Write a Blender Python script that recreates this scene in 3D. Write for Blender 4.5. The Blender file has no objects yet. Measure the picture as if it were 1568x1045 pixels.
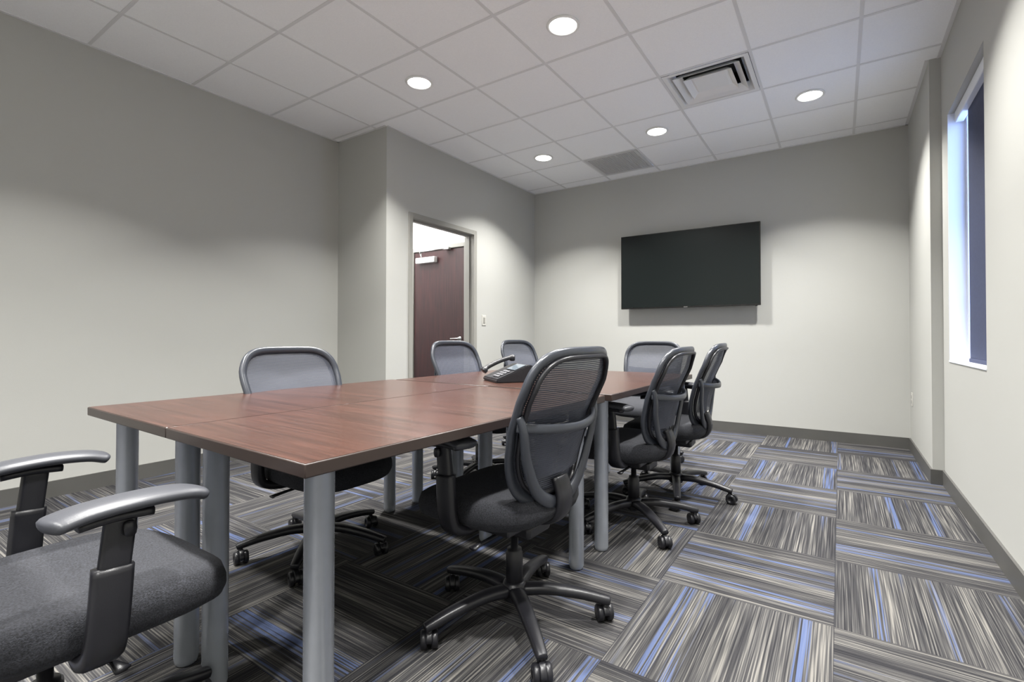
import bpy, bmesh, math, random
from mathutils import Vector, Matrix
random.seed(3)
# ---------------------------------------------------------------- constants (metres)
H=2.911; D=5.549; XR=0.5225; XR2=0.5855; XL=-4.11; XD=-3.418; YJ=3.0; YS=4.326; YB=-1.6
T=0.6096; G0=0.1186; R0=3.5288
CAMZ=0.9992
col=bpy.context.scene.collection
# ---------------------------------------------------------------- materials
def newmat(name):
    m=bpy.data.materials.new(name); m.use_nodes=True
    nt=m.node_tree; b=nt.nodes['Principled BSDF']; return m,nt,b
def pm(name,c,rough=.5,metal=0,spec=.5,bump=0,bscale=200,var=0,vscale=3,coat=0):
    m,nt,b=newmat(name)
    b.inputs['Base Color'].default_value=(*c,1); b.inputs['Roughness'].default_value=rough
    b.inputs['Metallic'].default_value=metal; b.inputs['Specular IOR Level'].default_value=spec
    b.inputs['Coat Weight'].default_value=coat
    tc=nt.nodes.new('ShaderNodeTexCoord')
    if bump:
        n=nt.nodes.new('ShaderNodeTexNoise'); n.inputs['Scale'].default_value=bscale; n.inputs['Detail'].default_value=3
        nt.links.new(tc.outputs['Object'],n.inputs['Vector'])
        bp=nt.nodes.new('ShaderNodeBump'); bp.inputs['Strength'].default_value=bump; bp.inputs['Distance'].default_value=.002
        nt.links.new(n.outputs['Fac'],bp.inputs['Height']); nt.links.new(bp.outputs[0],b.inputs['Normal'])
    if var:
        n=nt.nodes.new('ShaderNodeTexNoise'); n.inputs['Scale'].default_value=vscale; n.inputs['Detail'].default_value=4
        nt.links.new(tc.outputs['Object'],n.inputs['Vector'])
        r=nt.nodes.new('ShaderNodeValToRGB')
        r.color_ramp.elements[0].position=.3; r.color_ramp.elements[1].position=.7
        r.color_ramp.elements[0].color=(*[x*(1-var) for x in c],1); r.color_ramp.elements[1].color=(*[min(1,x*(1+var)) for x in c],1)
        nt.links.new(n.outputs['Fac'],r.inputs[0]); nt.links.new(r.outputs[0],b.inputs['Base Color'])
    return m
M={}
M['wall']=pm('wall_paint',(.455,.455,.43),.6,bump=.15,bscale=350,spec=.3)
M['hallwall']=pm('hall_paint',(.8,.79,.78),.7)
M['base']=pm('baseboard_vinyl',(.085,.083,.078),.5,var=.1)
M['tile']=pm('ceiling_tile',(.93,.935,.95),.9,spec=.1,bump=.5,bscale=260,var=.02,vscale=120)
M['tbar']=pm('ceiling_tbar',(.72,.72,.73),.5)
M['whitemetal']=pm('white_enamel',(.80,.80,.79),.4)
M['greymetal']=pm('grille_grey',(.60,.60,.60),.5)
M['dark']=pm('dark_void',(.03,.03,.03),.9)
M['frame']=pm('door_frame_paint',(.29,.285,.26),.4)
M['silver']=pm('silver_leg',(.62,.66,.73),.27,metal=.6,var=.04,vscale=20)
M['steel']=pm('brushed_steel',(.6,.6,.6),.3,metal=1)
M['black']=pm('black_plastic',(.011,.011,.014),.36,bump=.1,bscale=500)
M['frameplastic']=pm('chair_frame_plastic',(.036,.040,.050),.28,bump=.08,bscale=600)
M['pad']=pm('arm_pad_urethane',(.045,.047,.055),.38,bump=.1,bscale=500)
M['seat']=pm('seat_fabric',(.018,.019,.024),.95,bump=.9,bscale=420,var=.65,vscale=260)
M['tvscreen']=pm('tv_screen',(.006,.009,.009),.28,spec=.35)
M['tvbezel']=pm('tv_bezel',(.008,.008,.008),.25)
M['plate']=pm('switch_plate',(.55,.54,.5),.4)
M['winframe']=pm('window_frame_white',(.80,.83,.90),.35)
M['shade']=pm('window_shade',(.035,.045,.10),.7,var=.1,vscale=60)
M['screenlcd']=pm('phone_lcd',(.10,.12,.14),.15)
M['button']=pm('phone_button',(.12,.12,.13),.4)
def emis(name,c,s):
    m,nt,b=newmat(name); b.inputs['Base Color'].default_value=(*c,1)
    b.inputs['Emission Color'].default_value=(*c,1); b.inputs['Emission Strength'].default_value=s; return m
M['led']=emis('led_lens',(1,.99,.96),14)
# wood
def wood(name,c1,c2,rough,axis,coat=0.0,scale=1):
    m,nt,b=newmat(name); tc=nt.nodes.new('ShaderNodeTexCoord'); mp=nt.nodes.new('ShaderNodeMapping')
    s=[38,38,38]; s[axis]=1.6; mp.inputs['Scale'].default_value=[q*scale for q in s]
    nt.links.new(tc.outputs['Object'],mp.inputs[0])
    n=nt.nodes.new('ShaderNodeTexNoise'); n.inputs['Scale'].default_value=1.5; n.inputs['Detail'].default_value=8; n.inputs['Distortion'].default_value=.6
    nt.links.new(mp.outputs[0],n.inputs['Vector'])
    r=nt.nodes.new('ShaderNodeValToRGB'); r.color_ramp.elements[0].position=.35; r.color_ramp.elements[1].position=.68
    r.color_ramp.elements[0].color=(*c1,1); r.color_ramp.elements[1].color=(*c2,1)
    nt.links.new(n.outputs['Fac'],r.inputs[0]); nt.links.new(r.outputs[0],b.inputs['Base Color'])
    b.inputs['Roughness'].default_value=rough; b.inputs['Coat Weight'].default_value=coat; b.inputs['Coat Roughness'].default_value=.25
    return m
M['table']=wood('cherry_laminate',(.036,.0155,.011),(.066,.028,.020),.24,0)
M['edge']=pm('table_edge_band',(.028,.018,.015),.35)
M['doorwood']=wood('mahogany_door',(.022,.008,.009),(.050,.015,.015),.35,2)
# chair mesh
def meshmat():
    m,nt,b=newmat('chair_mesh_fabric'); b.inputs['Base Color'].default_value=(.052,.058,.080,1); b.inputs['Roughness'].default_value=.6
    tc=nt.nodes.new('ShaderNodeTexCoord'); sp=nt.nodes.new('ShaderNodeSeparateXYZ'); nt.links.new(tc.outputs['Object'],sp.inputs[0])
    def wave(o,f):
        a=nt.nodes.new('ShaderNodeMath');a.operation='MULTIPLY';a.inputs[1].default_value=f; nt.links.new(o,a.inputs[0])
        s=nt.nodes.new('ShaderNodeMath');s.operation='SINE';nt.links.new(a.outputs[0],s.inputs[0]);return s.outputs[0]
    z=wave(sp.outputs[2],2*math.pi/.0065); x=wave(sp.outputs[0],2*math.pi/.005)
    mx=nt.nodes.new('ShaderNodeMath');mx.operation='MAXIMUM';nt.links.new(z,mx.inputs[0]);
    x2=nt.nodes.new('ShaderNodeMath');x2.operation='SUBTRACT';x2.inputs[1].default_value=.35;nt.links.new(x,x2.inputs[0]);nt.links.new(x2.outputs[0],mx.inputs[1])
    mr=nt.nodes.new('ShaderNodeMapRange');mr.inputs[1].default_value=-.5;mr.inputs[2].default_value=.3;mr.inputs[3].default_value=.52;mr.inputs[4].default_value=1.0
    nt.links.new(mx.outputs[0],mr.inputs[0]); nt.links.new(mr.outputs[0],b.inputs['Alpha'])
    return m
M['mesh']=meshmat()
# carpet
def carpet():
    m,nt,b=newmat('carpet_tiles'); N=nt.nodes; Lk=nt.links
    tc=N.new('ShaderNodeTexCoord'); sp=N.new('ShaderNodeSeparateXYZ'); Lk.new(tc.outputs['Object'],sp.inputs[0])
    def ma(op,a,bb=None,c=None):
        n=N.new('ShaderNodeMath'); n.operation=op
        for i,v in enumerate((a,bb,c)):
            if v is None: continue
            if isinstance(v,(int,float)): n.inputs[i].default_value=v
            else: Lk.new(v,n.inputs[i])
        return n.outputs[0]
    TT=.60
    gx=ma('DIVIDE',ma('ADD',sp.outputs[0],.023),TT); gy=ma('DIVIDE',ma('SUBTRACT',sp.outputs[1],2.005),TT)
    ix=ma('FLOOR',gx); iy=ma('FLOOR',gy)
    fx=ma('SUBTRACT',gx,ix); fy=ma('SUBTRACT',gy,iy)
    inv=ma('FLOORED_MODULO',ma('ADD',ix,iy),2.0)
    par=ma('SUBTRACT',1.0,inv)
    u=ma('ADD',ma('MULTIPLY',fx,par),ma('MULTIPLY',fy,inv))   # across stripes
    v=ma('ADD',ma('MULTIPLY',fy,par),ma('MULTIPLY',fx,inv))   # along stripes
    idn=ma('ADD',ma('MULTIPLY',ix,7.31),ma('MULTIPLY',iy,13.7))
    def noise(us,vs,off,detail=0,rough=.5):
        c=N.new('ShaderNodeCombineXYZ'); Lk.new(ma('MULTIPLY',u,us),c.inputs[0]); Lk.new(ma('MULTIPLY',v,vs),c.inputs[1]); Lk.new(ma('ADD',idn,off),c.inputs[2])
        n=N.new('ShaderNodeTexNoise'); n.inputs['Scale'].default_value=1; n.inputs['Detail'].default_value=detail; n.inputs['Roughness'].default_value=rough
        Lk.new(c.outputs[0],n.inputs['Vector']); return n.outputs['Fac']
    fine=noise(125,1.0,0,0); fine2=noise(170,3.2,3.3,0); mid=noise(8,.2,5.2); blue=noise(10,.2,21.7); bl2=noise(95,1.0,33.1)
    r=N.new('ShaderNodeValToRGB'); e=r.color_ramp.elements
    e[0].position=.30; e[0].color=(.021,.021,.024,1); e[1].position=.74; e[1].color=(.185,.176,.162,1)
    a=e.new(.47); a.color=(.046,.045,.047,1); a=e.new(.57); a.color=(.076,.074,.073,1)
    s=ma('ADD',ma('ADD',ma('MULTIPLY',fine,.6),ma('MULTIPLY',fine2,.4)),ma('MULTIPLY',ma('SUBTRACT',mid,.5),.36)); Lk.new(s,r.inputs[0])
    bm=N.new('ShaderNodeMapRange'); bm.inputs[1].default_value=.60; bm.inputs[2].default_value=.68; Lk.new(blue,bm.inputs[0])
    bm2=N.new('ShaderNodeMapRange'); bm2.inputs[1].default_value=.45; bm2.inputs[2].default_value=.55; Lk.new(bl2,bm2.inputs[0])
    f=ma('MULTIPLY',ma('MULTIPLY',bm.outputs[0],bm2.outputs[0]),.8)
    mix=N.new('ShaderNodeMix'); mix.data_type='RGBA'; Lk.new(f,mix.inputs[0]); Lk.new(r.outputs[0],mix.inputs[6]); mix.inputs[7].default_value=(.088,.118,.225,1)
    # seams
    def seam(q): return ma('LESS_THAN',ma('MINIMUM',q,ma('SUBTRACT',1.0,q)),.003)
    sm=ma('MAXIMUM',seam(fx),seam(fy))
    mix2=N.new('ShaderNodeMix'); mix2.data_type='RGBA'; Lk.new(ma('MULTIPLY',sm,.6),mix2.inputs[0]); Lk.new(mix.outputs[2],mix2.inputs[6]); mix2.inputs[7].default_value=(.02,.02,.025,1)
    Lk.new(mix2.outputs[2],b.inputs['Base Color']); b.inputs['Roughness'].default_value=.95; b.inputs['Specular IOR Level'].default_value=.1
    n=N.new('ShaderNodeTexNoise'); n.inputs['Scale'].default_value=350; Lk.new(tc.outputs['Object'],n.inputs['Vector'])
    bp=N.new('ShaderNodeBump'); bp.inputs['Strength'].default_value=.6; bp.inputs['Distance'].default_value=.003
    Lk.new(ma('ADD',n.outputs['Fac'],fine),bp.inputs['Height']); Lk.new(bp.outputs[0],b.inputs['Normal'])
    return m
M['carpet']=carpet()
def glassmat():
    m,nt,b=newmat('window_glass'); b.inputs['Base Color'].default_value=(.8,.88,1,1); b.inputs['Transmission Weight'].default_value=1; b.inputs['Roughness'].default_value=.02
    b.inputs['IOR'].default_value=1.05; return m
M['glass']=glassmat()
# ---------------------------------------------------------------- mesh builder
class MB:
    def __init__(s): s.bm=bmesh.new(); s.mats=[]
    def mi(s,k):
        if k not in s.mats: s.mats.append(k)
        return s.mats.index(k)
    def add(s,verts,faces,mat,smooth=False,mtx=None):
        vs=[s.bm.verts.new(mtx@Vector(v) if mtx else v) for v in verts]; i=s.mi(mat); out=[]
        for f in faces:
            try:
                fc=s.bm.faces.new([vs[j] for j in f]); fc.material_index=i; fc.smooth=smooth; out.append(fc)
            except ValueError: pass
        return vs,out
    def box(s,x0,x1,y0,y1,z0,z1,mat,bevel=0,mtx=None,seg=2):
        v=[(x,y,z) for x in (x0,x1) for y in (y0,y1) for z in (z0,z1)]
        f=[(0,1,3,2),(4,6,7,5),(0,4,5,1),(2,3,7,6),(0,2,6,4),(1,5,7,3)]
        vs,fs=s.add(v,f,mat,False,mtx)
        if bevel:
            es=set(e for q in fs for e in q.edges)
            r=bmesh.ops.bevel(s.bm,geom=list(es),offset=bevel,segments=seg,affect='EDGES',profile=.5)
            i=s.mi(mat)
            for q in r['faces']: q.smooth=True; q.material_index=i
    def lathe(s,prof,mat,n=24,mtx=None,smooth=True,cap=True):
        v=[];f=[]
        for r,z in prof:
            for k in range(n):
                a=2*math.pi*k/n; v.append((r*math.cos(a),r*math.sin(a),z))
        for i in range(len(prof)-1):
            for k in range(n):
                f.append((i*n+k,i*n+(k+1)%n,(i+1)*n+(k+1)%n,(i+1)*n+k))
        if cap: f.append(tuple(range(n))[::-1]); f.append(tuple((len(prof)-1)*n+k for k in range(n)))
        s.add(v,f,mat,smooth,mtx)
    def sweep(s,pts,w,h,mat,up=(0,0,1),closed=False,n=12,power=2.0,mtx=None):
        P=[Vector(p) for p in pts]; L=len(P); up=Vector(up)
        W=w if isinstance(w,(list,tuple)) else [w]*L; Hh=h if isinstance(h,(list,tuple)) else [h]*L
        v=[];f=[]
        for i in range(L):
            if closed: t=P[(i+1)%L]-P[i-1]
            else: t=P[min(i+1,L-1)]-P[max(i-1,0)]
            t.normalize(); sd=t.cross(up)
            if sd.length<1e-4: sd=Vector((1,0,0))
            sd.normalize(); nn=sd.cross(t).normalized()
            for k in range(n):
                a=2*math.pi*k/n; c=math.cos(a); q=math.sin(a); e=2/power
                c=math.copysign(abs(c)**e,c); q=math.copysign(abs(q)**e,q)
                v.append(P[i]+sd*c*W[i]/2+nn*q*Hh[i]/2)
        for i in range(L if closed else L-1):
            j=(i+1)%L
            for k in range(n): f.append((i*n+k,i*n+(k+1)%n,j*n+(k+1)%n,j*n+k))
        if not closed: f.append(tuple(range(n))[::-1]); f.append(tuple((L-1)*n+k for k in range(n)))
        s.add(v,f,mat,True,mtx)
    def mesh(s,name):
        bmesh.ops.recalc_face_normals(s.bm,faces=s.bm.faces[:])
        me=bpy.data.meshes.new(name); s.bm.to_mesh(me); s.bm.free()
        for k in s.mats: me.materials.append(M[k])
        return me
    def obj(s,name,parent=None,loc=None,autosmooth=None):
        me=s.mesh(name); o=bpy.data.objects.new(name,me); col.objects.link(o)
        if loc: o.location=loc
        if parent: o.parent=parent
        return o
def empty(name,loc=(0,0,0),rz=0):
    e=bpy.data.objects.new(name,None); e.empty_display_size=.1; col.objects.link(e); e.location=loc; e.rotation_euler=(0,0,rz); return e
def smooth_path(pts,k=6):
    P=[Vector(p) for p in pts]; out=[]
    for i in range(len(P)-1):
        p0=P[max(i-1,0)];p1=P[i];p2=P[i+1];p3=P[min(i+2,len(P)-1)]
        for j in range(k):
            t=j/k; out.append(.5*((2*p1)+(-p0+p2)*t+(2*p0-5*p1+4*p2-p3)*t*t+(-p0+3*p1-3*p2+p3)*t**3))
    out.append(P[-1]); return out
# ---------------------------------------------------------------- room shell
WT=.12
m=MB(); m.box(-5.7,XR2+.25,YB-.12,D+.12,-.1,0,'carpet'); m.obj('floor')
WY0,WY1,WZ0,WZ1=3.17,4.11,.84,2.43
m=MB(); m.box(XR2,XR2+.2,YB,WY0,0,H,'wall'); m.box(XR2,XR2+.2,WY1,D+.12,0,H,'wall')
m.box(XR2,XR2+.2,WY0,WY1,0,WZ0,'wall'); m.box(XR2,XR2+.2,WY0,WY1,WZ1,H,'wall')
m.box(XR,XR2,YS,D,0,H,'wall'); m.obj('wall_right')
m=MB(); m.box(-5.7,XR2,D,D+.12,0,H,'wall'); m.obj('wall_back')
m=MB(); m.box(XL-WT,XL,YB,YJ+WT,0,H,'wall'); m.obj('wall_left')
m=MB(); m.box(XL-WT,XR2+.2,YB-.12,YB,0,H,'wall'); m.obj('wall_front')
DY0,DY1,DZ=3.32,4.25,2.14
m=MB(); g=.03; m.box(XL,XD,YJ,YJ+WT,0,H,'wall'); m.box(XD-WT,XD,YJ+WT,DY0-g,0,H,'wall'); m.box(XD-WT,XD,DY1+g,D,0,H,'wall'); m.box(XD-WT,XD,DY0-g,DY1+g,DZ+g,H,'wall'); m.obj('wall_door_side')
HY=4.47
m=MB(); hx0,hx1=-4.62,-3.68
m.box(-5.6,hx0,HY,HY+.12,0,H,'hallwall'); m.box(hx1,XD-WT,HY,HY+.12,0,H,'hallwall'); m.box(hx0,hx1,HY,HY+.12,2.13,H,'hallwall'); m.obj('wall_hallway')
m=MB(); m.box(-5.7,-5.6,YJ,HY+.12,0,H,'hallwall'); m.box(-5.6,XL-WT,YJ,YJ+WT,0,H,'hallwall'); m.obj('wall_hallway_end')
bh,bt=.10,.012
m=MB(); m.box(XD,XR,D-bt,D,0,bh,'base'); m.obj('baseboard_back')
m=MB(); m.box(XL,XL+bt,YB,YJ,0,bh,'base'); m.box(XL,XD+bt,YJ-bt,YJ,0,bh,'base'); m.obj('baseboard_left')
m=MB(); m.box(XD,XD+bt,YJ,DY0-.055,0,bh,'base'); m.box(XD,XD+bt,DY1+.055,D-bt,0,bh,'base'); m.obj('baseboard_door_side')
m=MB(); m.box(XR2-bt,XR2,YB,YS-bt,0,bh,'base'); m.box(XR-bt,XR2,YS-bt,YS,0,bh,'base'); m.box(XR-bt,XR,YS,D-bt,0,bh,'base'); m.obj('baseboard_right')
def doorframe(name,mtx,w,h,depth):
    m=MB(); f=.05
    for a,b in ((-f,0.0),(w,w+f)): m.box(a,b,-.012,depth+.012,0,h+f,'frame',.003,mtx)
    m.box(0,w,-.012,depth+.012,h,h+f,'frame',.003,mtx)
    m.box(0,.016,.05,.05+.04,0,h,'frame',0,mtx); m.box(w-.016,w,.05,.09,0,h,'frame',0,mtx); m.box(0.016,w-.016,.05,.09,h-.016,h,'frame',0,mtx)
    return m.obj(name)
mt=Matrix.Translation((XD,DY0,0))@Matrix.Rotation(math.pi/2,4,'Z')
doorframe('trim_1',mt,DY1-DY0,DZ,WT)
mt=Matrix.Translation((hx0+.05,HY,0))
doorframe('trim_2',mt,hx1-hx0-.1,2.08,WT)
e=empty('door_1',(hx0+.05,HY+.045-.04,0)); dw=hx1-hx0-.1
m=MB(); m.box(.004,dw-.004,0,.044,.008,2.074,'doorwood',.002); m.obj('leaf',e)
m=MB()
m.lathe([(.026,0),(.026,.008),(.012,.01),(.012,.045)],'steel',20,Matrix.Translation((dw-.07,0,.98))@Matrix.Rotation(math.pi/2,4,'X'))
m.sweep(smooth_path([(dw-.07,-.045,.98),(dw-.10,-.052,.98),(dw-.185,-.045,.978)]),.018,.014,'steel'); m.obj('lever_handle',e)
m=MB(); m.box(.08,.40,-.06,0,1.925,1.995,'whitemetal',.006); m.obj('closer_body',e)
m=MB(); m.sweep([(.16,-.035,2.01),(.30,-.20,2.03)],.02,.008,'steel'); m.sweep([(.30,-.20,2.035),(.58,-.06,2.07)],.02,.008,'steel'); m.box(.54,.64,-.07,-.018,2.06,2.085,'steel'); m.obj('closer_arm',e)
# ---------------------------------------------------------------- ceiling
xs=[G0+T*k for k in range(1,-10,-1)]; xs=sorted(x for x in xs if -5.7<x<XR2); xs=[-5.75]+xs+[XR2+.2]
ys=sorted(R0+T*j for j in range(-10,5) if YB<R0+T*j<D); ys=[YB-.1]+ys+[D+.1]
skip=[(-.8,3.83),(-2.02,5.05)]
m=MB()
for i in range(len(xs)-1):
    for j in range(len(ys)-1):
        cx,cy=(xs[i]+xs[i+1])/2,(ys[j]+ys[j+1])/2
        if any(abs(cx-a)<.2 and abs(cy-b)<.2 for a,b in skip): continue
        m.box(xs[i],xs[i+1],ys[j],ys[j+1],H,H+.016,'tile')
bw=.010
for x in xs[1:-1]: m.box(x-bw,x+bw,YB,D,H-.003,H+.001,'tbar')
for y in ys[1:-1]: m.box(-5.6,XR2,y-bw,y+bw,H-.0025,H+.001,'tbar')
m.box(XD,XR2,D-.022,D,H-.004,H,'tbar'); m.box(XL,XL+.022,YB,YJ,H-.004,H,'tbar'); m.box(XD,XD+.022,YJ,D,H-.004,H,'tbar')
m.box(XR2-.022,XR2,YB,YS,H-.004,H,'tbar'); m.box(XR-.022,XR,YS,D,H-.004,H,'tbar'); m.box(XL,XD,YJ-.022,YJ,H-.004,H,'tbar')
m.box(-5.75,XR2+.2,YB-.1,D+.1,H+.25,H+.3,'dark')
m.obj('ceiling')
def sqring(m,r0,z0,r1,z1,mat,th=.003):
    v=[];
    for r,z in ((r0,z0),(r1,z1),(r1,z1+th),(r0,z0+th)):
        v+=[(-r,-r,z),(r,-r,z),(r,r,z),(-r,r,z)]
    f=[]
    for a in range(4):
        b=(a+1)%4
        for k in range(4): f.append((a*4+k,a*4+(k+1)%4,b*4+(k+1)%4,b*4+k))
    m.add(v,f,mat)
e=empty('air_supply_diffuser',(G0-1.5*T,R0+.5*T,H))
m=MB(); h=T/2-.013
sqring(m,h,-.006,h-.03,-.006,'whitemetal'); sqring(m,h-.03,-.006,h-.065,.05,'whitemetal')
m.obj('outer_frame',e)
m=MB()
sqring(m,.228,-.014,.178,.030,'whitemetal'); sqring(m,.166,-.014,.128,.022,'whitemetal')
sqring(m,.128,.022,.112,.010,'whitemetal'); m.box(-.112,.112,-.112,.112,.008,.013,'whitemetal',.002); m.obj('louvre_cones',e)
m=MB(); sqring(m,h-.06,.062,h-.06,.16,'greymetal'); m.box(-h,h,-h,h,.15,.16,'dark')
m.obj('neck_box',e)
e=empty('air_return_grille',(G0-3.5*T,R0+2.5*T,H))
m=MB(); sqring(m,h,-.006,h-.03,-.006,'greymetal',.006); m.obj('outer_frame',e)
m=MB(); n=26
for i in range(n+1):
    q=-(h-.03)+2*(h-.03)*i/n
    m.box(q-.003,q+.003,-(h-.03),h-.03,-.005,.008,'greymetal'); m.box(-(h-.03),h-.03,q-.003,q+.003,-.004,.008,'greymetal')
m.obj('egg_crate',e)
m=MB(); m.box(-h,h,-h,h,.03,.04,'dark'); m.obj('plenum_back',e)
LX=[G0-.5*T,G0-2.5*T,G0-4.5*T]
LY=[.78,2.614,4.443]
for y in LY+[-.96]:
    for x in LX:
        e=empty('recessed_downlight',(x,y,H))
        m=MB(); m.lathe([(.086,-.001),(.098,-.001),(.102,-.006),(.098,-.010),(.085,-.012),(.083,-.004)],'whitemetal',40,cap=False); m.obj('trim_ring',e)
        m=MB(); m.lathe([(.085,-.004),(.083,-.0065),(.0,-.008)],'led',40,cap=False); m.obj('lens',e)
        l=bpy.data.lights.new('downlight_lamp','AREA'); l.shape='DISK'; l.size=.15; l.energy=44; l.color=(1,.985,.95); l.spread=math.radians(112)
        o=bpy.data.objects.new('lamp',l); col.objects.link(o); o.parent=e; o.location=(0,0,-.014)
e=empty('hallway_ceiling_light',(-4.6,3.75,H))
m=MB(); m.box(-.3,.3,-.15,.15,-.03,0,'led',.004); m.obj('diffuser_panel',e)
l=bpy.data.lights.new('hall_lamp','AREA'); l.shape='RECTANGLE'; l.size=.6;l.size_y=.3; l.energy=55
o=bpy.data.objects.new('lamp',l); col.objects.link(o); o.parent=e; o.location=(0,0,-.035)
# ---------------------------------------------------------------- window
e=empty('window_1',(XR2,0,0))
m=MB(); fx0,fx1=.085,.135
for a,b in ((WY0,WY0+.045),(WY1-.045,WY1)): m.box(fx0,fx1,a,b,WZ0,WZ1,'winframe',.004)
m.box(fx0,fx1,WY0+.045,WY1-.045,WZ0,WZ0+.045,'winframe',.004); m.box(fx0,fx1,WY0+.045,WY1-.045,WZ1-.045,WZ1,'winframe',.004)
m.obj('sash_frame',e)
m=MB(); m.box(.108,.114,WY0+.04,WY1-.04,WZ0+.04,WZ1-.04,'glass'); m.obj('glass_pane',e)
m=MB(); m.box(.03,.075,WY0+.01,WY1-.03,WZ1-.07,WZ1-.002,'winframe',.006)
m.obj('shade_cassette',e)
m=MB(); m.box(.062,.065,WY0+.02,WY1-.22,WZ0+.03,WZ1-.06,'shade'); m.box(.056,.071,WY0+.02,WY1-.22,WZ0+.012,WZ0+.034,'shade',.003); m.obj('roller_shade',e)
m=MB(); m.box(-.004,.085,WY0,WY1,WZ0,WZ0+.012,'winframe',.002); m.box(0,.085,WY1-.006,WY1,WZ0+.012,WZ1,'winframe'); m.obj('sill_and_jamb_liner',e)
# ---------------------------------------------------------------- TV
e=empty('wall_television',(-1.405,D-.125,1.748))
tw,th=.740,.425
m=MB(); m.box(-tw,tw,-.0,.028,-th,th,'tvbezel',.004); m.box(-tw*.8,tw*.8,.028,.05,-th*.8,th*.55,'tvbezel',.006); m.obj('housing',e)
m=MB(); m.box(-tw+.010,tw-.010,-.0015,.0,-th+.016,th-.010,'tvscreen'); m.obj('screen',e)
m=MB(); m.box(-.3,.3,.05,.065,-.2,.2,'black'); m.box(-.25,-.2,.065,.125,-.25,.25,'black'); m.box(.2,.25,.065,.125,-.25,.25,'black'); m.obj('wall_bracket',e)
m=MB(); m.box(-.02,.02,-.003,0,-th+.003,-th+.010,'steel'); m.box(tw-.05,tw-.03,0,.02,-th-.008,-th,'tvbezel'); m.obj('logo_and_sensor',e)
def plate(name,mtx,kind):
    e=empty(name); e.matrix_world=mtx
    m=MB(); m.box(-.036,.036,-.006,0,-.058,.058,'plate',.002); m.obj('cover_plate',e)
    m=MB()
    if kind=='s': m.box(-.017,.017,-.010,-.006,-.033,.033,'frame',.001)
    else:
        for z in (-.022,.022): m.box(-.016,.016,-.008,-.006,z-.014,z+.014,'frame',.001)
    m.obj('insert',e)
plate('light_switch',Matrix.Translation((XD,4.44,1.19))@Matrix.Rotation(math.pi/2,4,'Z'),'s')
plate('wall_outlet',Matrix.Translation((XR,5.40,.46))@Matrix.Rotation(-math.pi/2,4,'Z'),'o')
# ---------------------------------------------------------------- tables
def table(cx,cy,W,Dp,rz):
    w=W/2-.001; d=Dp/2-.001
    e=empty('conference_table',(cx,cy,0),rz)
    m=MB(); m.box(-w,w,-d,d,.712,.742,'edge',.003); m.box(-w+.003,w-.003,-d+.003,d-.003,.7415,.7428,'table'); m.obj('top',e)
    m=MB()
    for a in (-1,1):
        for b in (-1,1):
            mt=Matrix.Translation((a*(w-.093),b*(d-.093),0))
            m.lathe([(.026,0),(.030,.004),(.033,.018),(.033,.70),(.045,.703),(.045,.712)],'silver',32,mt)
    m.obj('legs',e)
    m=MB(); m.box(-.012,.012,-d+.11,d-.11,.675,.712,'black',.002); m.obj('under_rail',e)
rz=math.radians(-1.5); P=Vector((-1.592,.60,0)); Rm=Matrix.Rotation(rz,3,'Z'); TL=1.415
for s in (-1,1):
    W=.706 if s<0 else .692
    c=P+Rm@Vector((s*W/2,TL/2,0)); table(c.x,c.y,W,TL,rz)
    table(-1.545+s*.3475,2.04+TL/2,.695,TL,0)
# ---------------------------------------------------------------- office chair parts
def back_pt(s,t):
    w=.176+.070*math.sin(min(1,t/.8)*math.pi/2)-.01*max(0,t-.8)/.2
    z=.475+.472*t
    y=-.165-.125*t+.024*math.sin(math.pi*min(1,t*1.3))+.045*s*s
    return Vector((w*s,y,z))
def loop(n=64,sc=1.0,off=0,p=.42):
    out=[]
    for i in range(n):
        a=2*math.pi*i/n; c,q=math.cos(a),math.sin(a)
        s=math.copysign(abs(c)**p,c)*sc; t=.5+.5*math.copysign(abs(q)**p,q)*sc
        v=back_pt(s,t); v.y+=off; out.append(v)
    return out
PARTS={}
m=MB(); L=loop()
W=[.032+.020*max(0,(.62-p.z)/.14) for p in L]
m.sweep(L,W,.024,'frameplastic',up=(0,1,0),closed=True,n=12,power=2.6)
L2=loop(64,.93,-.016)
m.sweep(L2,.016,.018,'black',up=(0,1,0),closed=True,n=8)
PARTS['back_frame']=m.mesh('back_frame')
m=MB(); v=[];f=[];n=20
for i in range(n+1):
    for j in range(n+1):
        a=-1+2*i/n;b=-1+2*j/n
        k=1-.10*(a*a*b*b)
        v.append(back_pt(a*k*.97,.5+.5*b*k*.97)+Vector((0,-.004,0)))
for i in range(n):
    for j in range(n): q=i*(n+1)+j; f.append((q,q+1,q+n+2,q+n+1))
m.add(v,f,'mesh',True); PARTS['back_mesh']=m.mesh('back_mesh')
m=MB()
pl=[back_pt(s,.53)+Vector((0,-.022-.030*(1-s*s),-.02*(1-s*s))) for s in [-1.03,-.8,-.5,0,.5,.8,1.03]]
m.sweep(smooth_path(pl,4),.030,.014,'frameplastic',up=(0,1,0),power=2.6)
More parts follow.
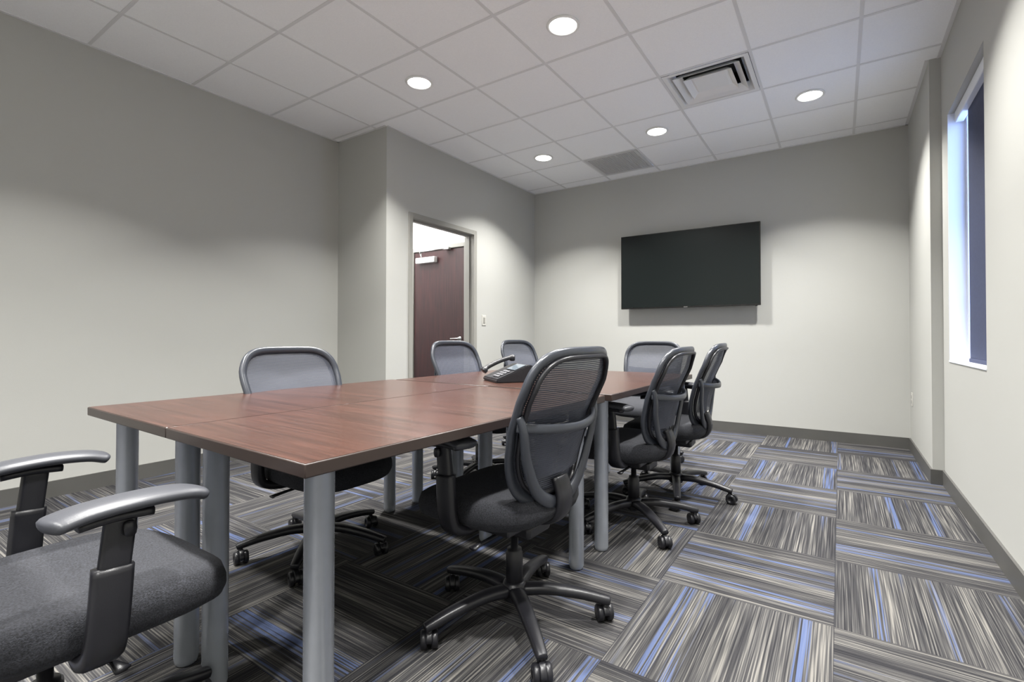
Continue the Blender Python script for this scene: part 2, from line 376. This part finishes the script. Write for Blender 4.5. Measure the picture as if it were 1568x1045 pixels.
# lumbar pad behind the mesh
v=[];f=[];n=12
for i in range(n+1):
    for j in range(7):
        s=-.86+1.72*i/n; t=.16+.36*j/6
        v.append(back_pt(s,t)+Vector((0,-.020-.012*(1-s*s),0)))
for i in range(n):
    for j in range(6): q=i*7+j; f.append((q,q+1,q+8,q+7))
m.add(v,f,'mesh',True)
for sgn in (-1,1):
    pl=[back_pt(sgn*1.0,.60)+Vector((0,-.012,0)),back_pt(sgn*.97,.5)+Vector((0,-.035,0)),back_pt(sgn*.93,.3)+Vector((0,-.05,0)),back_pt(sgn*.75,.08)+Vector((0,-.045,0)),back_pt(sgn*.35,-.03)+Vector((0,-.03,0)),back_pt(0,-.05)+Vector((0,-.015,0))]
    m.sweep(smooth_path(pl,5),[.024+.020*min(1,i/12) for i in range(26)],.020,'frameplastic',up=(0,1,0),power=2.6)
PARTS['lumbar_bracket']=m.mesh('lumbar_bracket')
m=MB()
m.sweep(smooth_path([(0,-.185,.53),(0,-.205,.46),(0,-.18,.395),(0,-.08,.368),(0,.02,.368)],5),[.085]*21,[.03]*21,'black',up=(0,1,0.01),power=3)
PARTS['back_spine']=m.mesh('back_spine')
m=MB(); nn=48; prof=[(.60,.372),(.88,.378),(.97,.394),(1.0,.415),(.998,.436),(.965,.455),(.87,.466),(.6,.470),(.3,.468),(.02,.467)]
v=[];f=[]
for sc,z in prof:
    for k in range(nn):
        a=2*math.pi*k/nn; c,q=math.cos(a),math.sin(a)
        x=.25*math.copysign(abs(c)**.62,c); y=.255*math.copysign(abs(q)**.62,q)
        x*=1+.04*(y/.25)
        zz=z+(.012*(sc*x/.25)**2 if z>.45 else 0)-(.030*max(0,sc*y/.25)**3)+.01*max(0,-sc*y/.25)**2
        v.append((x*sc,y*sc+.060,zz))
for i in range(len(prof)-1):
    for k in range(nn): f.append((i*nn+k,i*nn+(k+1)%nn,(i+1)*nn+(k+1)%nn,(i+1)*nn+k))
f.append(tuple(range(nn))[::-1]); f.append(tuple((len(prof)-1)*nn+k for k in range(nn)))
m.add(v,f,'seat',True); PARTS['seat_cushion']=m.mesh('seat_cushion')
for sgn,nm in ((-1,'armrest_left'),(1,'armrest_right')):
    m=MB(); ax=.285*sgn
    pl=[(ax+.004*sgn,-.10,.662),(ax+.002*sgn,-.085,.666),(ax,-.04,.674),(ax,.04,.677),(ax-.004*sgn,.11,.672),(ax-.008*sgn,.145,.662),(ax-.009*sgn,.155,.656)]
    pth=smooth_path(pl,4); k=len(pth)
    W=[.088*min(1,(.35+math.sin(math.pi*min(i,k-1-i,4)/8)*.65)) for i in range(k)]
    m.sweep(pth,W,[.028*min(1,.5+.5*math.sin(math.pi*min(i,k-1-i,4)/8)) for i in range(k)],'pad',power=2.6,n=16)
    m.sweep(smooth_path([(ax,-.055,.652),(ax,.0,.656),(ax,.06,.652)],4),.045,.02,'black',power=3)
    m.sweep(smooth_path([(ax,.012,.656),(ax,.004,.58),(ax,-.004,.50)],4),.026,.052,'black',up=(0,1,0),power=4)
    m.sweep(smooth_path([(ax,.0,.56),(ax+.002*sgn,-.006,.47),(ax-.010*sgn,-.010,.40),(ax-.06*sgn,-.01,.372),(ax-.15*sgn,0,.366)],5),.036,.066,'black',up=(0,1,0),power=4)
    m.sweep([(ax+.012*sgn,.02,.63),(ax+.024*sgn,.02,.63)],.02,.03,'black',power=3)
    PARTS[nm]=m.mesh(nm)
m=MB(); m.box(-.17,.17,-.10,.14,.355,.38,'black',.006); m.box(-.07,.07,-.11,.10,.315,.36,'black',.012)
m.sweep([(.07,.03,.345),(.22,.05,.342),(.26,.055,.34)],[.012,.012,.03],[.012,.012,.012],'black')
m.sweep([(-.07,-.03,.345),(-.22,-.03,.342),(-.26,-.03,.34)],[.012,.012,.03],[.012,.012,.012],'black')
PARTS['tilt_mechanism']=m.mesh('tilt_mechanism')
m=MB(); m.lathe([(.030,.10),(.030,.235),(.026,.24),(.026,.25),(.014,.252),(.014,.33)],'black',24); m.lathe([(.028,.07),(.042,.078),(.046,.11),(.038,.135),(.030,.138)],'black',24)
PARTS['gas_lift']=m.mesh('gas_lift')
m=MB(); mc=MB()
for k in range(5):
    a=2*math.pi*k/5; R=Matrix.Rotation(a,4,'Z')
    m.sweep(smooth_path([(.03,0,.108),(.12,0,.112),(.23,0,.098),(.31,0,.080),(.335,0,.074)],4),[.058-.0016*i for i in range(17)],[.040-.0009*i for i in range(17)],'black',power=2.8,mtx=R)
    sw=R@Matrix.Translation((.32,0,0))@Matrix.Rotation(k*1.9+.5,4,'Z')
    mc.lathe([(.009,.03),(.009,.07)],'black',10,sw)
    for sd in (-1,1):
        w=sw@Matrix.Translation((.012,sd*.017,.0285))@Matrix.Rotation(math.pi/2,4,'X')
        mc.lathe([(.012,-.011),(.024,-.011),(.0285,-.007),(.0285,.007),(.024,.011),(.012,.011),(.012,.008),(.004,.009)],'black',24,w)
    arc=[(.012+.032*math.cos(t),0,.0285+.032*math.sin(t)) for t in [math.pi*q/8-.1 for q in range(9)]]
    mc.sweep(arc,.020,.006,'black',up=(0.01,0,0),power=3,mtx=sw)
PARTS['star_base']=m.mesh('star_base'); PARTS['casters']=mc.mesh('casters')
def chair(x,y,rz,spin=0,dz=0.0,arm=0):
    e=empty('office_chair',(x,y,0),math.radians(rz))
    for k,me in PARTS.items():
        o=bpy.data.objects.new(k,me); col.objects.link(o); o.parent=e
        if k in('star_base','casters'): o.rotation_euler=(0,0,math.radians(spin))
        elif k!='gas_lift': o.location=(0,arm if k.startswith('armrest') else 0,dz)
    return e
chair(-1.45,.325,0,20,0,.03)
chair(-.97,1.44,88,14,.006,.06)
chair(-.935,2.54,89,11,-.012)
chair(-.88,3.15,93,50,.0)
chair(-2.05,1.40,-90,40,-.012)
chair(-2.12,2.71,-90,10,.01)
chair(-2.28,3.77,-94,0,.01)
chair(-1.38,4.02,180,25,.0)
# ---------------------------------------------------------------- phone
e=empty('desk_phone',(-1.62,2.34,.743),math.radians(-35)); e.scale=(1.15,1.15,1.15)
m=MB()
v=[(x,y,z) for x in(-.11,.11) for y,z in((-.10,0),(-.10,.018),(.07,.085),(.10,.078),(.10,0))]
f=[(0,1,2,3,4),(9,8,7,6,5)]+[(i,(i+1)%5,5+(i+1)%5,5+i) for i in range(5)]
vs,fs=m.add(v,f,'black'); bmesh.ops.bevel(m.bm,geom=m.bm.edges[:],offset=.005,segments=2,affect='EDGES')
m.obj('body',e)
tilt=Matrix.Translation((0,-.10,.019))@Matrix.Rotation(math.atan2(.067,.17),4,'X')
m=MB(); m.box(-.02,.095,.105,.17,.0,.004,'screenlcd',.001,tilt); m.obj('display',e)
m=MB()
for i in range(4):
    for j in range(3): m.box(-.005+j*.03,.017+j*.03,.02+i*.019,.033+i*.019,0,.005,'button',.0015,tilt)
m.obj('keypad',e)
m=MB(); pl=[(-.075,.0,.030),(-.075,.03,.040),(-.075,.09,.044),(-.075,.15,.040),(-.075,.18,.030)]
pth=smooth_path(pl,5); m.sweep(pth,[.048 if (i<4 or i>16) else .032 for i in range(21)],[.034 if (i<4 or i>16) else .022 for i in range(21)],'black',power=3,mtx=tilt); m.obj('handset',e)
m=MB(); cord=[( -.11-.02*math.sin(i/60*math.pi)+.006*math.cos(i*1.3), -.06-.0+i*.0022, .010+.006*math.sin(i*1.3)) for i in range(60)]
m.sweep(cord,.003,.003,'black',n=6); m.obj('coiled_cord',e)
# ---------------------------------------------------------------- world
w=bpy.data.worlds.new('dusk'); bpy.context.scene.world=w; w.use_nodes=True
bg=w.node_tree.nodes['Background']; bg.inputs[0].default_value=(.45,.60,1.0,1); bg.inputs[1].default_value=8.0
# ---------------------------------------------------------------- camera
yaw,p,r=.5814,.0117,.0007; f=745.1852; cx,cy=796.4117,507.5902
fw=Vector((-math.sin(yaw)*math.cos(p),math.cos(yaw)*math.cos(p),math.sin(p)))
r0=Vector((math.cos(yaw),math.sin(yaw),0)); u0=r0.cross(fw)
R=r0*math.cos(r)+u0*math.sin(r); U=-r0*math.sin(r)+u0*math.cos(r)
cd=bpy.data.cameras.new('camera'); cd.sensor_width=36; cd.lens=36*f/1568; cd.shift_x=-(cx-784)/1568; cd.shift_y=-(522.5-cy)/1568; cd.clip_start=.02
co=bpy.data.objects.new('camera',cd); col.objects.link(co)
mw=Matrix((( R.x,U.x,-fw.x,0),(R.y,U.y,-fw.y,0),(R.z,U.z,-fw.z,CAMZ),(0,0,0,1))); co.matrix_world=mw
bpy.context.scene.camera=co
vs=bpy.context.scene.view_settings; vs.view_transform='Standard'; vs.look='None'; vs.exposure=0.05
